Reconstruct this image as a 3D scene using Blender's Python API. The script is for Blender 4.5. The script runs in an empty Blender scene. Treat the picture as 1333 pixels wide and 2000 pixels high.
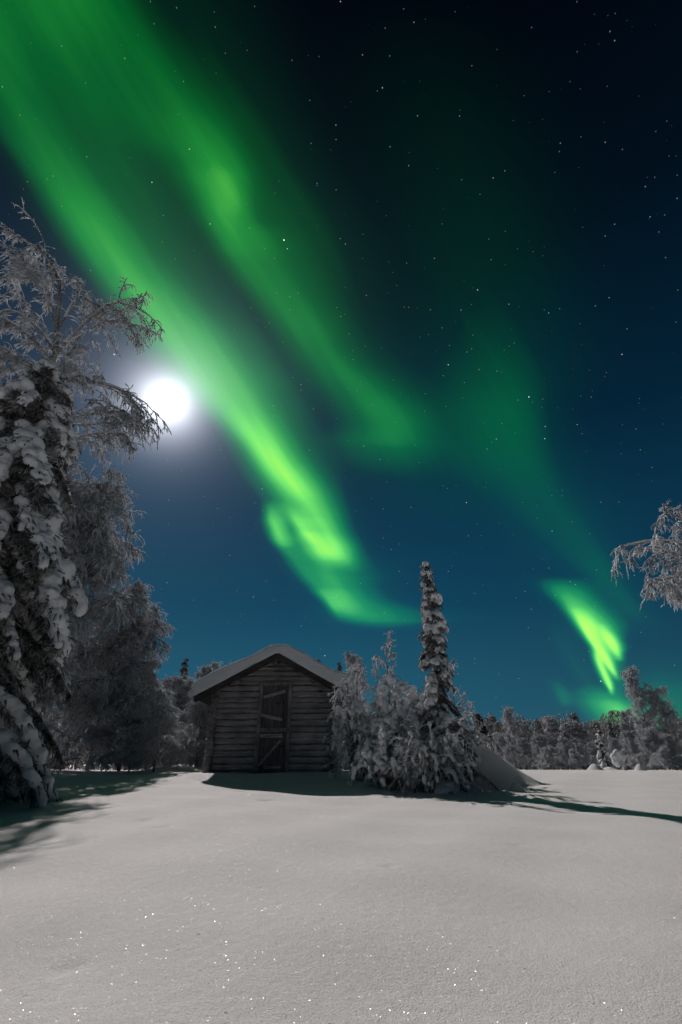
import bpy, math, random
import numpy as np
from mathutils import Vector

rnd = random.Random(11)
nr = np.random.default_rng(5)
SC = bpy.context.scene
COL = SC.collection

# ------------------------------------------------------------------ camera
PITCH = math.radians(28.3)
CP, SP = math.cos(PITCH), math.sin(PITCH)
CAMZ = 1.4
cam_d = bpy.data.cameras.new('camera')
cam = bpy.data.objects.new('camera', cam_d)
COL.objects.link(cam)
cam.location = (0, 0, CAMZ)
cam.rotation_euler = (math.radians(90) + PITCH, 0, 0)
cam_d.sensor_fit = 'VERTICAL'
cam_d.sensor_height = 36.0
cam_d.lens = 36.0 * 900 / 2000
cam_d.clip_end = 20000
SC.camera = cam
SC.view_settings.view_transform = 'Standard'
SC.view_settings.look = 'None'
SC.view_settings.exposure = 0
SC.view_settings.gamma = 1

def ray(X, Y):
    """world direction in which the photograph shows its pixel X, Y (1333 x 2000)"""
    a, b = (X - 666.5) / 900, (1000 - Y) / 900
    return Vector((a, CP - SP * b, SP + CP * b))

def at(X, Y, d):
    """world point seen at X, Y and lying d metres north of the camera"""
    r = ray(X, Y)
    return Vector((r.x / r.y * d, d, CAMZ + r.z / r.y * d))

# ------------------------------------------------------------------ night sky
MOON = ray(325, 785).normalized()
world = bpy.data.worlds.new('World')
SC.world = world
world.use_nodes = True
W = world.node_tree
W.nodes.clear()

def lk(a, b): W.links.new(a, b)
def sock(n, i, v):
    if isinstance(v, bpy.types.NodeSocket): lk(v, n.inputs[i])
    else: n.inputs[i].default_value = v
def M(op, a, b=None, c=None, clamp=False):
    n = W.nodes.new('ShaderNodeMath'); n.operation = op; n.use_clamp = clamp
    sock(n, 0, a)
    if b is not None: sock(n, 1, b)
    if c is not None: sock(n, 2, c)
    return n.outputs[0]
def VDOT(v, w):
    n = W.nodes.new('ShaderNodeVectorMath'); n.operation = 'DOT_PRODUCT'
    lk(v, n.inputs[0]); n.inputs[1].default_value = tuple(w)
    return n.outputs['Value']
def curve(x, pts):
    n = W.nodes.new('ShaderNodeFloatCurve')
    c = n.mapping.curves[0]
    pts = sorted(pts)
    c.points[0].location = pts[0]; c.points[1].location = pts[-1]
    for p in pts[1:-1]: c.points.new(*p)
    for p in c.points: p.handle_type = 'AUTO_CLAMPED'
    n.mapping.extend = 'HORIZONTAL'
    n.mapping.use_clip = False
    n.mapping.update()
    lk(x, n.inputs['Value'])
    return n.outputs[0]
def ramp(x, stops, interp='LINEAR'):
    n = W.nodes.new('ShaderNodeValToRGB')
    n.color_ramp.interpolation = interp
    e = n.color_ramp.elements
    while len(e) < len(stops): e.new(0.5)
    for q, (p, c) in zip(e, stops): q.position = p; q.color = (*c, 1)
    lk(x, n.inputs[0])
    return n.outputs[0]
def cadd(a, b):
    n = W.nodes.new('ShaderNodeVectorMath'); n.operation = 'ADD'
    sock(n, 0, a); sock(n, 1, b); return n.outputs[0]
def cscale(a, s):
    n = W.nodes.new('ShaderNodeVectorMath'); n.operation = 'SCALE'
    sock(n, 0, a); sock(n, 'Scale', s); return n.outputs[0]

tc = W.nodes.new('ShaderNodeTexCoord')
D = tc.outputs['Generated']
sep = W.nodes.new('ShaderNodeSeparateXYZ'); lk(D, sep.inputs[0])
# sky chart centred on a fixed direction, north and 28 degrees up
AF, AR, AU = (0, CP, SP), (1, 0, 0), (0, -SP, CP)
dF = VDOT(D, AF)
dFs = M('MAXIMUM', dF, 0.05)
warp = W.nodes.new('ShaderNodeTexNoise'); warp.inputs['Scale'].default_value = 5; warp.inputs['Detail'].default_value = 3
lk(D, warp.inputs['Vector'])
wv = M('MULTIPLY', M('SUBTRACT', warp.outputs[0], 0.5), 26)
XX = M('ADD', M('MULTIPLY_ADD', M('DIVIDE', VDOT(D, AR), dFs), 900, 666.5), wv)
YY = M('MULTIPLY_ADD', M('DIVIDE', VDOT(D, AU), dFs), -900, 1000)
T = M('DIVIDE', M('ADD', YY, 400), 2400, clamp=True)
front = M('MULTIPLY', M('SUBTRACT', dF, 0.15), 6, clamp=True)

# each band of the aurora: height on the chart, centre line, soft widths to the left and right, strength
BANDS = {
 'main': [(-300,-260,96,96,0.21),(0,-70,84,84,0.29),(150,5,72,78,0.30),(250,55,66,90,0.36),(350,112,55,102,0.45),(440,172,60,96,0.56),(520,232,62,96,0.59),(600,300,66,102,0.64),
          (700,380,75,117,0.67),(780,440,66,103,0.72),(860,502,43,74,0.83),(920,552,41,62,0.87),(980,602,41,53,0.74),(1040,648,36,41,0.62),(1090,685,34,31,0.39),(1130,700,30,30,0.00)],
 'skirt': [(740,425,46,69,0.00),(820,480,63,92,0.23),(900,520,57,103,0.39),(960,552,48,92,0.46),(1000,575,41,80,0.48),(1030,590,39,69,0.29),(1070,600,34,57,0.00)],
 'curl_edge': [(970,532,22,38,0.00),(1005,530,18,38,0.62),(1040,540,19,32,0.76),(1065,552,19,32,0.58),(1090,574,22,42,0.40),(1115,600,28,50,0.43),(1150,630,22,58,0.50),
          (1175,645,16,55,0.69),(1192,656,15,58,0.56),(1210,672,18,75,0.22),(1225,690,25,75,0.00)],
 'curl_core': [(980,568,19,36,0.00),(1005,574,17,41,0.50),(1035,592,24,62,0.79),(1065,630,50,55,0.92),(1085,650,55,43,0.81),(1102,662,48,41,0.46),(1125,670,48,41,0.00)],
 'curl_body': [(1060,600,46,69,0.00),(1090,630,52,80,0.39),(1120,650,46,80,0.46),(1155,675,46,69,0.41),(1185,700,57,92,0.44),(1205,722,69,115,0.44),(1218,745,69,80,0.29),(1236,760,69,69,0.00)],
 'second': [(-300,0,168,144,0.23),(0,190,156,90,0.31),(100,265,168,84,0.33),(170,320,168,84,0.34),(250,385,144,74,0.41),(320,425,96,62,0.50),(380,443,74,53,0.60),(430,446,58,60,0.55),(480,465,50,84,0.49),
          (550,512,50,79,0.40),(620,570,55,74,0.40),(700,636,67,67,0.35),(760,700,79,79,0.35),(800,745,86,79,0.39),(840,772,101,72,0.39),(875,768,120,92,0.29),(915,760,120,96,0.15),(965,755,120,96,0.00)],
 'haze_right': [(0,330,92,138,0.12),(300,490,103,115,0.20),(500,560,92,138,0.24),(650,640,92,126,0.22),(800,750,126,138,0.20),(950,840,138,184,0.12),(1050,900,138,184,0.00)],
 'haze_left': [(-300,60,286,165,0.35),(0,90,264,132,0.35),(120,120,220,121,0.31),(220,180,154,121,0.28),(400,290,110,99,0.24),(700,480,121,99,0.20),(850,600,99,66,0.12),(1000,680,66,66,0.00)],
 'east': [(0,830,170,150,.02),(250,880,180,150,.07),(450,930,180,150,.11),(620,962,170,140,.15),(740,978,150,115,.22),(820,988,140,90,.27),(890,1008,140,90,.25),(960,1055,140,90,.21),
          (1050,1125,110,62,.20),(1120,1178,66,50,.22),(1180,1225,46,38,.2),(1230,1262,40,34,.08),(1275,1290,36,36,0)],
 'ray_long': [(1120,1065,39,65,0.00),(1150,1092,34,52,0.32),(1180,1114,21,39,0.58),(1210,1133,17,36,0.95),(1240,1151,14,29,1.05),(1270,1172,13,18,1.05),(1300,1190,10,12,1.00),(1318,1200,9,8,0.73),(1332,1206,8,8,0.00)],
 'ray_low': [(1250,1156,10,10,0.00),(1275,1164,10,10,0.60),(1300,1173,10,11,0.95),(1330,1186,9,10,0.95),(1348,1193,6,8,0.70),(1362,1198,6,6,0.00)],
 'ray_high': [(1210,1166,12,15,0.00),(1235,1180,12,18,0.68),(1260,1195,15,19,0.89),(1278,1205,12,11,0.79),(1294,1210,10,10,0.00)],
 'ray_veil': [(1120,1085,48,60,0),(1160,1115,41,53,0.44),(1200,1150,38,50,0.55),(1240,1182,41,31,0.66),(1262,1198,36,19,0.61),(1300,1196,29,24,0.37),(1340,1200,24,36,0.22),(1370,1205,24,36,0.00)],
 'low_patch': [(1330,1150,44,44,0.00),(1365,1180,50,50,0.48),(1395,1208,50,66,0.70),(1425,1230,51,88,0.72),(1470,1250,66,99,0.53),(1520,1270,88,99,0.00)],
 'low_veil': [(1250,1270,66,99,0),(1330,1290,77,110,0.19),(1400,1310,99,132,0.29),(1480,1320,99,132,0.24)],
 'faint_spot': [(1315,1080,20,20,0.00),(1345,1095,18,18,0.22),(1362,1104,18,18,0.26),(1385,1110,16,16,0.00)],
 'faint_ray': [(1200,1070,14,30,0.00),(1260,1100,16,34,0.14),(1320,1140,18,34,0.16),(1380,1180,22,34,0.10),(1420,1200,22,34,0.00)],
}
tot = None
for nm, pts in BANDS.items():
    f = lambda k, s, o=0: [((p[0] + 400) / 2400, (p[k] + o) / s) for p in pts]
    c = M('MULTIPLY_ADD', curve(T, f(1, 2200, 400)), 2200, -400)
    wl = M('MULTIPLY', curve(T, f(2, 220)), 220)
    wr = M('MULTIPLY', curve(T, f(3, 220)), 220)
    st = curve(T, f(4, 1))
    dx = M('SUBTRACT', XX, c)
    side = M('GREATER_THAN', dx, 0)
    w = M('MULTIPLY_ADD', M('SUBTRACT', wr, wl), side, wl)
    q = M('DIVIDE', dx, w)
    g = M('EXPONENT', M('MULTIPLY', M('MULTIPLY', q, q), -0.85))
    v = M('MULTIPLY', g, M('MAXIMUM', M('SUBTRACT', st, .015), 0))
    if pts[0][4] == 0: v = M('MULTIPLY', v, M('GREATER_THAN', T, (pts[0][0] + 400) / 2400))
    v = M('MULTIPLY', v, v)                       # bands add up softly: root of the sum of squares
    tot = v if tot is None else M('ADD', tot, v)
tot = M('SQRT', tot)
# fine rays running along the bands
mp = W.nodes.new('ShaderNodeCombineXYZ')
lk(M('MULTIPLY', M('MULTIPLY_ADD', YY, -0.62, XX), 0.024), mp.inputs[0]); lk(M('MULTIPLY', YY, 0.0022), mp.inputs[1])
rn = W.nodes.new('ShaderNodeTexNoise'); rn.inputs['Scale'].default_value = 1; rn.inputs['Detail'].default_value = 2.5
lk(mp.outputs[0], rn.inputs['Vector'])
tot = M('MULTIPLY', tot, M('MULTIPLY_ADD', rn.outputs[0], 0.32, 0.84))
tot = M('MULTIPLY', tot, front)
aur = ramp(M('MULTIPLY', tot, 0.8, clamp=True), [(0, (0, 0, 0)), (.10, (.0, .014, .003)), (.25, (.0, .105, .012)), (.40, (.010, .25, .026)), (.56, (.07, .50, .055)),
                                  (.68, (.17, .80, .085)), (.80, (.42, 1.0, .06)), (1, (.65, 1.1, .1))])
base = ramp(M('MAXIMUM', sep.outputs[2], 0), [(0, (.030, .125, .185)), (.10, (.017, .098, .158)), (.28, (.0055, .054, .105)), (.57, (.0018, .019, .043)), (.80, (.0008, .0058, .013)), (.93, (.0003, .002, .0055)), (1, (.0001, .001, .0035))])
# the sky is darker away from the moon
md = VDOT(D, MOON)
azf = M('MULTIPLY_ADD', md, 0.75, 0.42, clamp=False)
azf = M('MINIMUM', M('MAXIMUM', azf, 0.3), 1.05)
base = cscale(base, azf)
ang = M('ARCCOSINE', M('MINIMUM', md, 0.999999))
def halo(sig, pw, col):
    e = M('EXPONENT', M('MULTIPLY', M('POWER', M('DIVIDE', ang, math.radians(sig)), pw), -1))
    n = W.nodes.new('ShaderNodeVectorMath'); n.operation = 'SCALE'
    n.inputs[0].default_value = col; lk(e, n.inputs['Scale']); return n.outputs[0]
sky = cadd(base, aur)
sky = cadd(sky, halo(1.55, 1.0, (3.7, 3.75, 4.0)))
sky = cadd(sky, halo(4.4, 1.3, (.16, .17, .22)))
sky = cadd(sky, halo(10, 1.2, (.075, .095, .135)))
# stars
def stars(scale, rad, keep, strength):
    vn = W.nodes.new('ShaderNodeTexVoronoi'); vn.feature = 'F1'; vn.inputs['Scale'].default_value = scale
    lk(D, vn.inputs['Vector'])
    sc_ = W.nodes.new('ShaderNodeSeparateColor'); lk(vn.outputs['Color'], sc_.inputs[0])
    dot = M('SUBTRACT', 1, M('DIVIDE', vn.outputs['Distance'], rad), clamp=True)
    sel = M('MULTIPLY', M('SUBTRACT', sc_.outputs[0], keep), 1 / (1 - keep), clamp=True)
    b = M('MULTIPLY', M('MULTIPLY', dot, M('POWER', sel, 1.6)), strength)
    tint = ramp(sc_.outputs[2], [(0, (1, .75, .45)), (.3, (1, .95, .85)), (.7, (.85, .93, 1)), (1, (.45, .7, 1))])
    return cscale(tint, b)
sky = cadd(sky, stars(120, .13, .80, .5))
sky = cadd(sky, stars(60, .065, .84, 1.7))
sky = cadd(sky, stars(19, .024, .72, 4.5))
bg = W.nodes.new('ShaderNodeBackground'); bg.inputs['Strength'].default_value = 1.0
lk(sky, bg.inputs['Color'])
wo = W.nodes.new('ShaderNodeOutputWorld'); lk(bg.outputs[0], wo.inputs['Surface'])
world.cycles.sampling_method = 'MANUAL'
world.cycles.sample_map_resolution = 1024

# ------------------------------------------------------------------ tools
def tag(o, label=None, cat=None, group=None, kind=None):
    if label: o['label'] = label
    if cat: o['category'] = cat
    if group: o['group'] = group
    if kind: o['kind'] = kind
    return o

def empty(name, loc):
    o = bpy.data.objects.new(name, None)
    o.empty_display_size = 0.2
    COL.objects.link(o); o.location = loc
    return o

def mesh_np(name, V, F, mats, smooth=True, midx=None):
    """V (n,3) array, F list of (m,k) int arrays of faces with k corners"""
    me = bpy.data.meshes.new(name)
    V = np.asarray(V, dtype=np.float32)
    F = [np.asarray(f, dtype=np.int32) for f in F if len(f)]
    me.vertices.add(len(V)); me.vertices.foreach_set('co', V.ravel())
    idx = np.concatenate([f.ravel() for f in F])
    tt = np.concatenate([np.full(len(f), f.shape[1], dtype=np.int32) for f in F])
    me.loops.add(len(idx)); me.loops.foreach_set('vertex_index', idx)
    me.polygons.add(len(tt))
    st = np.concatenate([[0], np.cumsum(tt)[:-1]]).astype(np.int32)
    me.polygons.foreach_set('loop_start', st)
    me.polygons.foreach_set('loop_total', tt)
    if smooth: me.polygons.foreach_set('use_smooth', np.ones(len(tt), dtype=bool))
    for m in (mats if isinstance(mats, (list, tuple)) else [mats]): me.materials.append(m)
    if midx is not None: me.polygons.foreach_set('material_index', np.asarray(midx, dtype=np.int32))
    me.update(calc_edges=True)
    me.validate()
    return me

def link(name, me, parent=None, loc=None):
    o = bpy.data.objects.new(name, me); COL.objects.link(o)
    if parent is not None: o.parent = parent
    if loc is not None: o.location = loc
    return o

class Tubes:
    """collects tapered tubes along polylines; built as one mesh"""
    def __init__(s): s.g = {}
    def add(s, pts, rad): s.g.setdefault(len(pts), []).append((pts, rad))
    def arrays(s, sides=3, squash=None):
        Vs, Fs, off = [], [], 0
        for K, L in s.g.items():
            P = np.array([a for a, _ in L], dtype=np.float64); R = np.array([b for _, b in L], dtype=np.float64)
            N = len(L)
            Tn = np.empty_like(P)
            Tn[:, 1:-1] = P[:, 2:] - P[:, :-2] if K > 2 else Tn[:, 1:-1]
            Tn[:, 0] = P[:, 1] - P[:, 0]; Tn[:, -1] = P[:, -1] - P[:, -2]
            Tn /= np.linalg.norm(Tn, axis=2, keepdims=True) + 1e-9
            mean = Tn.mean(axis=1, keepdims=True)
            ref = np.where(np.abs(mean[..., 2:3]) < .75, np.array([0, 0, 1.]), np.array([1., .3, 0]))
            A = np.cross(Tn, np.broadcast_to(ref, Tn.shape)); A /= np.linalg.norm(A, axis=2, keepdims=True) + 1e-9
            B = np.cross(Tn, A)
            th = np.arange(sides) * 2 * math.pi / sides
            ring = P[:, :, None, :] + R[:, :, None, None] * (np.cos(th)[None, None, :, None] * A[:, :, None, :] + np.sin(th)[None, None, :, None] * B[:, :, None, :])
            Vs.append(ring.reshape(-1, 3))
            b = off + (np.arange(N) * K * sides)[:, None, None] + (np.arange(K - 1) * sides)[None, :, None] + np.arange(sides)[None, None, :]
            b2 = off + (np.arange(N) * K * sides)[:, None, None] + (np.arange(K - 1) * sides)[None, :, None] + ((np.arange(sides) + 1) % sides)[None, None, :]
            q = np.stack([b, b2, b2 + sides, b + sides], axis=-1).reshape(-1, 4)
            Fs.append(q)
            # end cap as one n-gon
            if sides == 3: pass
            cap = off + (np.arange(N) * K * sides)[:, None] + (K - 1) * sides + np.arange(sides)[None, :]
            cap0 = off + (np.arange(N) * K * sides)[:, None] + np.arange(sides)[::-1][None, :]
            Fs.append(cap); Fs.append(cap0)
            off += N * K * sides
        return np.concatenate(Vs), Fs
    def mesh(s, name, mat, sides=3):
        V, F = s.arrays(sides)
        return mesh_np(name, V, F, mat)
    def build(s, name, mat, parent=None, sides=3):
        return link(name, s.mesh(name, mat, sides), parent)

def ico(sub):
    t = (1 + 5 ** .5) / 2
    v = [(-1, t, 0), (1, t, 0), (-1, -t, 0), (1, -t, 0), (0, -1, t), (0, 1, t), (0, -1, -t), (0, 1, -t), (t, 0, -1), (t, 0, 1), (-t, 0, -1), (-t, 0, 1)]
    f = [(0,11,5),(0,5,1),(0,1,7),(0,7,10),(0,10,11),(1,5,9),(5,11,4),(11,10,2),(10,7,6),(7,1,8),(3,9,4),(3,4,2),(3,2,6),(3,6,8),(3,8,9),(4,9,5),(2,4,11),(6,2,10),(8,6,7),(9,8,1)]
    v = [Vector(p).normalized() for p in v]
    for _ in range(sub):
        cache, nf = {}, []
        def mid(a, b):
            k = (min(a, b), max(a, b))
            if k not in cache:
                v.append(((v[a] + v[b]) / 2).normalized()); cache[k] = len(v) - 1
            return cache[k]
        for a, b, c in f:
            ab, bc, ca = mid(a, b), mid(b, c), mid(c, a)
            nf += [(a, ab, ca), (b, bc, ab), (c, ca, bc), (ab, bc, ca)]
        f = nf
    return np.array([tuple(p) for p in v]), np.array(f, dtype=np.int32)
ICO1, ICO2, ICO3 = ico(1), ico(2), ico(3)

class Blobs:
    """overlapping ellipsoids melted into one snow surface"""
    def __init__(s): s.b = []
    def add(s, c, r, sq=(1, 1, 1)): s.b.append((tuple(c), r, sq))
    def raw(s, I=ICO2):
        C = np.array([b[0] for b in s.b]); R = np.array([[b[1] * q for q in b[2]] for b in s.b])
        V = (I[0][None] * R[:, None, :] + C[:, None, :]).reshape(-1, 3)
        F = (I[1][None] + (np.arange(len(C)) * len(I[0]))[:, None, None]).reshape(-1, 3)
        return V, F
    def melt(s, name, mat, voxel, smooth=3, lump=0.0, lumpscale=3.0):
        V, F = s.raw()
        return melt(name, V, [F], mat, voxel, smooth, lump, lumpscale)

def lumpy(V, s, seed=0):
    r = np.random.default_rng(seed)
    o = np.zeros(len(V))
    for k in range(14):
        w = r.normal(size=3); w *= s * (0.7 + 1.3 * k / 14) * 2 / (np.linalg.norm(w))
        o += np.sin(V @ w + r.uniform(0, 6.28)) * (1.1 - .045 * k)
    return o / 5

def melt(name, V, F, mat, voxel, smooth=3, lump=0.0, lumpscale=3.0):
    me = mesh_np(name, V, F, mat)
    o = bpy.data.objects.new(name, me); COL.objects.link(o)
    m = o.modifiers.new('r', 'REMESH'); m.mode = 'VOXEL'; m.voxel_size = voxel; m.use_smooth_shade = True
    if smooth:
        s_ = o.modifiers.new('s', 'SMOOTH'); s_.iterations = smooth; s_.factor = .6
    dg = bpy.context.evaluated_depsgraph_get()
    ev = o.evaluated_get(dg)
    out = bpy.data.meshes.new_from_object(ev)
    out.name = name
    bpy.data.objects.remove(o); bpy.data.meshes.remove(me)
    if lump:
        n = len(out.vertices)
        co = np.empty(n * 3, dtype=np.float32); no = np.empty(n * 3, dtype=np.float32)
        out.vertices.foreach_get('co', co); out.vertices.foreach_get('normal', no)
        co = co.reshape(-1, 3); no = no.reshape(-1, 3)
        c64 = co.astype(np.float64)
        co = co + no * (lumpy(c64, lumpscale) * lump + lumpy(c64, lumpscale * 4.5, 7) * lump * .38)[:, None]
        out.vertices.foreach_set('co', co.astype(np.float32).ravel())
    out.materials.clear(); out.materials.append(mat)
    out.polygons.foreach_set('use_smooth', np.ones(len(out.polygons), dtype=bool))
    out.update()
    return out

# ------------------------------------------------------------------ materials
def mat(name):
    m = bpy.data.materials.new(name); m.use_nodes = True
    t = m.node_tree; b = t.nodes['Principled BSDF']
    return m, t, b, t.nodes['Material Output']
def N_(t, k, **kw):
    n = t.nodes.new(k)
    for a, v in kw.items():
        if a[0] == '_': setattr(n, a[1:], v)
        else: n.inputs[a.replace('_', ' ')].default_value = v
    return n

def snow_material(name, colr, glit, bump, coarse=1.0, trans=0.0):
    m, t, b, out = mat(name)
    co = N_(t, 'ShaderNodeTexCoord')
    P = co.outputs['Object']
    b.inputs['Roughness'].default_value = .85
    b.inputs['Specular IOR Level'].default_value = .12
    nz = N_(t, 'ShaderNodeTexNoise', Scale=1.3 * coarse, Detail=6.0); t.links.new(P, nz.inputs['Vector'])
    cr = N_(t, 'ShaderNodeValToRGB'); e = cr.color_ramp.elements
    e[0].position = .3; e[0].color = tuple(c * .93 for c in colr) + (1,); e[1].position = .7; e[1].color = (*colr, 1)
    t.links.new(nz.outputs[0], cr.inputs[0])
    fine = N_(t, 'ShaderNodeTexNoise', Scale=95.0 * coarse, Detail=3.0, Roughness=.7); t.links.new(P, fine.inputs['Vector'])
    mid = N_(t, 'ShaderNodeTexNoise', Scale=11.0 * coarse, Detail=4.0, Roughness=.6); t.links.new(P, mid.inputs['Vector'])
    fr = N_(t, 'ShaderNodeMapRange'); fr.inputs['From Min'].default_value = .3; fr.inputs['From Max'].default_value = .7
    fr.inputs['To Min'].default_value = .88; fr.inputs['To Max'].default_value = 1.04
    t.links.new(fine.outputs[0], fr.inputs['Value'])
    mx = N_(t, 'ShaderNodeVectorMath', _operation='SCALE'); t.links.new(cr.outputs[0], mx.inputs[0]); t.links.new(fr.outputs[0], mx.inputs['Scale'])
    t.links.new(mx.outputs[0], b.inputs['Base Color'])
    b1 = N_(t, 'ShaderNodeBump', Strength=bump, Distance=.012); t.links.new(fine.outputs[0], b1.inputs['Height'])
    b2 = N_(t, 'ShaderNodeBump', Strength=bump * .35, Distance=.04); t.links.new(mid.outputs[0], b2.inputs['Height']); t.links.new(b1.outputs[0], b2.inputs['Normal'])
    t.links.new(b2.outputs[0], b.inputs['Normal'])
    last = b.outputs[0]
    if trans:
        tr = N_(t, 'ShaderNodeBsdfTranslucent'); tr.inputs[0].default_value = (*colr, 1)
        ms = N_(t, 'ShaderNodeMixShader'); ms.inputs[0].default_value = trans
        t.links.new(last, ms.inputs[1]); t.links.new(tr.outputs[0], ms.inputs[2]); last = ms.outputs[0]
    for (sc_, rad, keep, spread, gl) in glit:
        # loose ice crystals: each a tiny tilted mirror
        v = N_(t, 'ShaderNodeTexVoronoi', Scale=sc_); v.feature = 'F1'; t.links.new(P, v.inputs['Vector'])
        lt = N_(t, 'ShaderNodeMath', _operation='LESS_THAN'); t.links.new(v.outputs['Distance'], lt.inputs[0]); lt.inputs[1].default_value = rad
        sb = N_(t, 'ShaderNodeVectorMath', _operation='SUBTRACT'); t.links.new(v.outputs['Color'], sb.inputs[0]); sb.inputs[1].default_value = (.5, .5, .5)
        s2 = N_(t, 'ShaderNodeVectorMath', _operation='SCALE'); t.links.new(sb.outputs[0], s2.inputs[0]); s2.inputs['Scale'].default_value = spread
        ge = N_(t, 'ShaderNodeNewGeometry')
        ad = N_(t, 'ShaderNodeVectorMath', _operation='ADD'); t.links.new(ge.outputs['Normal'], ad.inputs[0]); t.links.new(s2.outputs[0], ad.inputs[1])
        nm = N_(t, 'ShaderNodeVectorMath', _operation='NORMALIZE'); t.links.new(ad.outputs[0], nm.inputs[0])
        wn = N_(t, 'ShaderNodeTexWhiteNoise'); t.links.new(v.outputs['Position'], wn.inputs['Vector'])
        ks = N_(t, 'ShaderNodeMath', _operation='GREATER_THAN'); t.links.new(wn.outputs['Value'], ks.inputs[0]); ks.inputs[1].default_value = keep
        mu = N_(t, 'ShaderNodeMath', _operation='MULTIPLY'); t.links.new(lt.outputs[0], mu.inputs[0]); t.links.new(ks.outputs[0], mu.inputs[1])
        mu2 = N_(t, 'ShaderNodeMath', _operation='MULTIPLY'); t.links.new(mu.outputs[0], mu2.inputs[0]); mu2.inputs[1].default_value = .6; mu = mu2
        g = N_(t, 'ShaderNodeBsdfGlossy', Roughness=.32); 
        w2 = N_(t, 'ShaderNodeTexWhiteNoise', _noise_dimensions='4D', W=3.7); t.links.new(v.outputs['Position'], w2.inputs['Vector'])
        pw = N_(t, 'ShaderNodeMath', _operation='POWER'); t.links.new(w2.outputs['Value'], pw.inputs[0]); pw.inputs[1].default_value = 1.6
        gs = N_(t, 'ShaderNodeMath', _operation='MULTIPLY'); t.links.new(pw.outputs[0], gs.inputs[0]); gs.inputs[1].default_value = gl
        t.links.new(gs.outputs[0], g.inputs['Color']); t.links.new(nm.outputs[0], g.inputs['Normal'])
        ms = N_(t, 'ShaderNodeMixShader'); t.links.new(mu.outputs[0], ms.inputs[0]); t.links.new(last, ms.inputs[1]); t.links.new(g.outputs[0], ms.inputs[2])
        last = ms.outputs[0]
    t.links.new(last, out.inputs['Surface'])
    return m

SNOW_GROUND = snow_material('snow_field', (.80, .775, .768), [(3.4, .028, .2, 2.0, 1.0), (8, .065, .55, 2.0, 1.0), (24, .10, .84, 2.0, 1.0), (60, .17, .66, 1.8, 1.0), (140, .28, .45, 1.8, 1.0)], .62)
SNOW_LOAD = snow_material('snow_load', (.82, .84, .875), [], .5, 1.5)
def frost_material(name, ca, cb, trans, scale):
    m, t, b, out = mat(name)
    co = N_(t, 'ShaderNodeTexCoord')
    nz = N_(t, 'ShaderNodeTexNoise', Scale=scale, Detail=5.0, Roughness=.7); t.links.new(co.outputs['Object'], nz.inputs['Vector'])
    cr = N_(t, 'ShaderNodeValToRGB'); e = cr.color_ramp.elements
    e[0].position = .38; e[0].color = (*ca, 1); e[1].position = .6; e[1].color = (*cb, 1)
    t.links.new(nz.outputs[0], cr.inputs[0]); t.links.new(cr.outputs[0], b.inputs['Base Color'])
    b.inputs['Roughness'].default_value = .8; b.inputs['Specular IOR Level'].default_value = .15
    tr = N_(t, 'ShaderNodeBsdfTranslucent'); t.links.new(cr.outputs[0], tr.inputs[0])
    ms = N_(t, 'ShaderNodeMixShader'); ms.inputs[0].default_value = trans
    t.links.new(b.outputs[0], ms.inputs[1]); t.links.new(tr.outputs[0], ms.inputs[2]); t.links.new(ms.outputs[0], out.inputs['Surface'])
    return m
FROST = frost_material('rime_twigs', (.46, .475, .50), (.92, .935, .97), .44, 5.0)
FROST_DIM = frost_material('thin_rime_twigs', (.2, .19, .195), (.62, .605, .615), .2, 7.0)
BARK = frost_material('frosted_bark', (.05, .045, .043), (.42, .40, .40), 0.0, 14.0)
NEEDLE = frost_material('spruce_needles', (.012, .018, .015), (.06, .066, .064), .05, 10.0)

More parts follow.
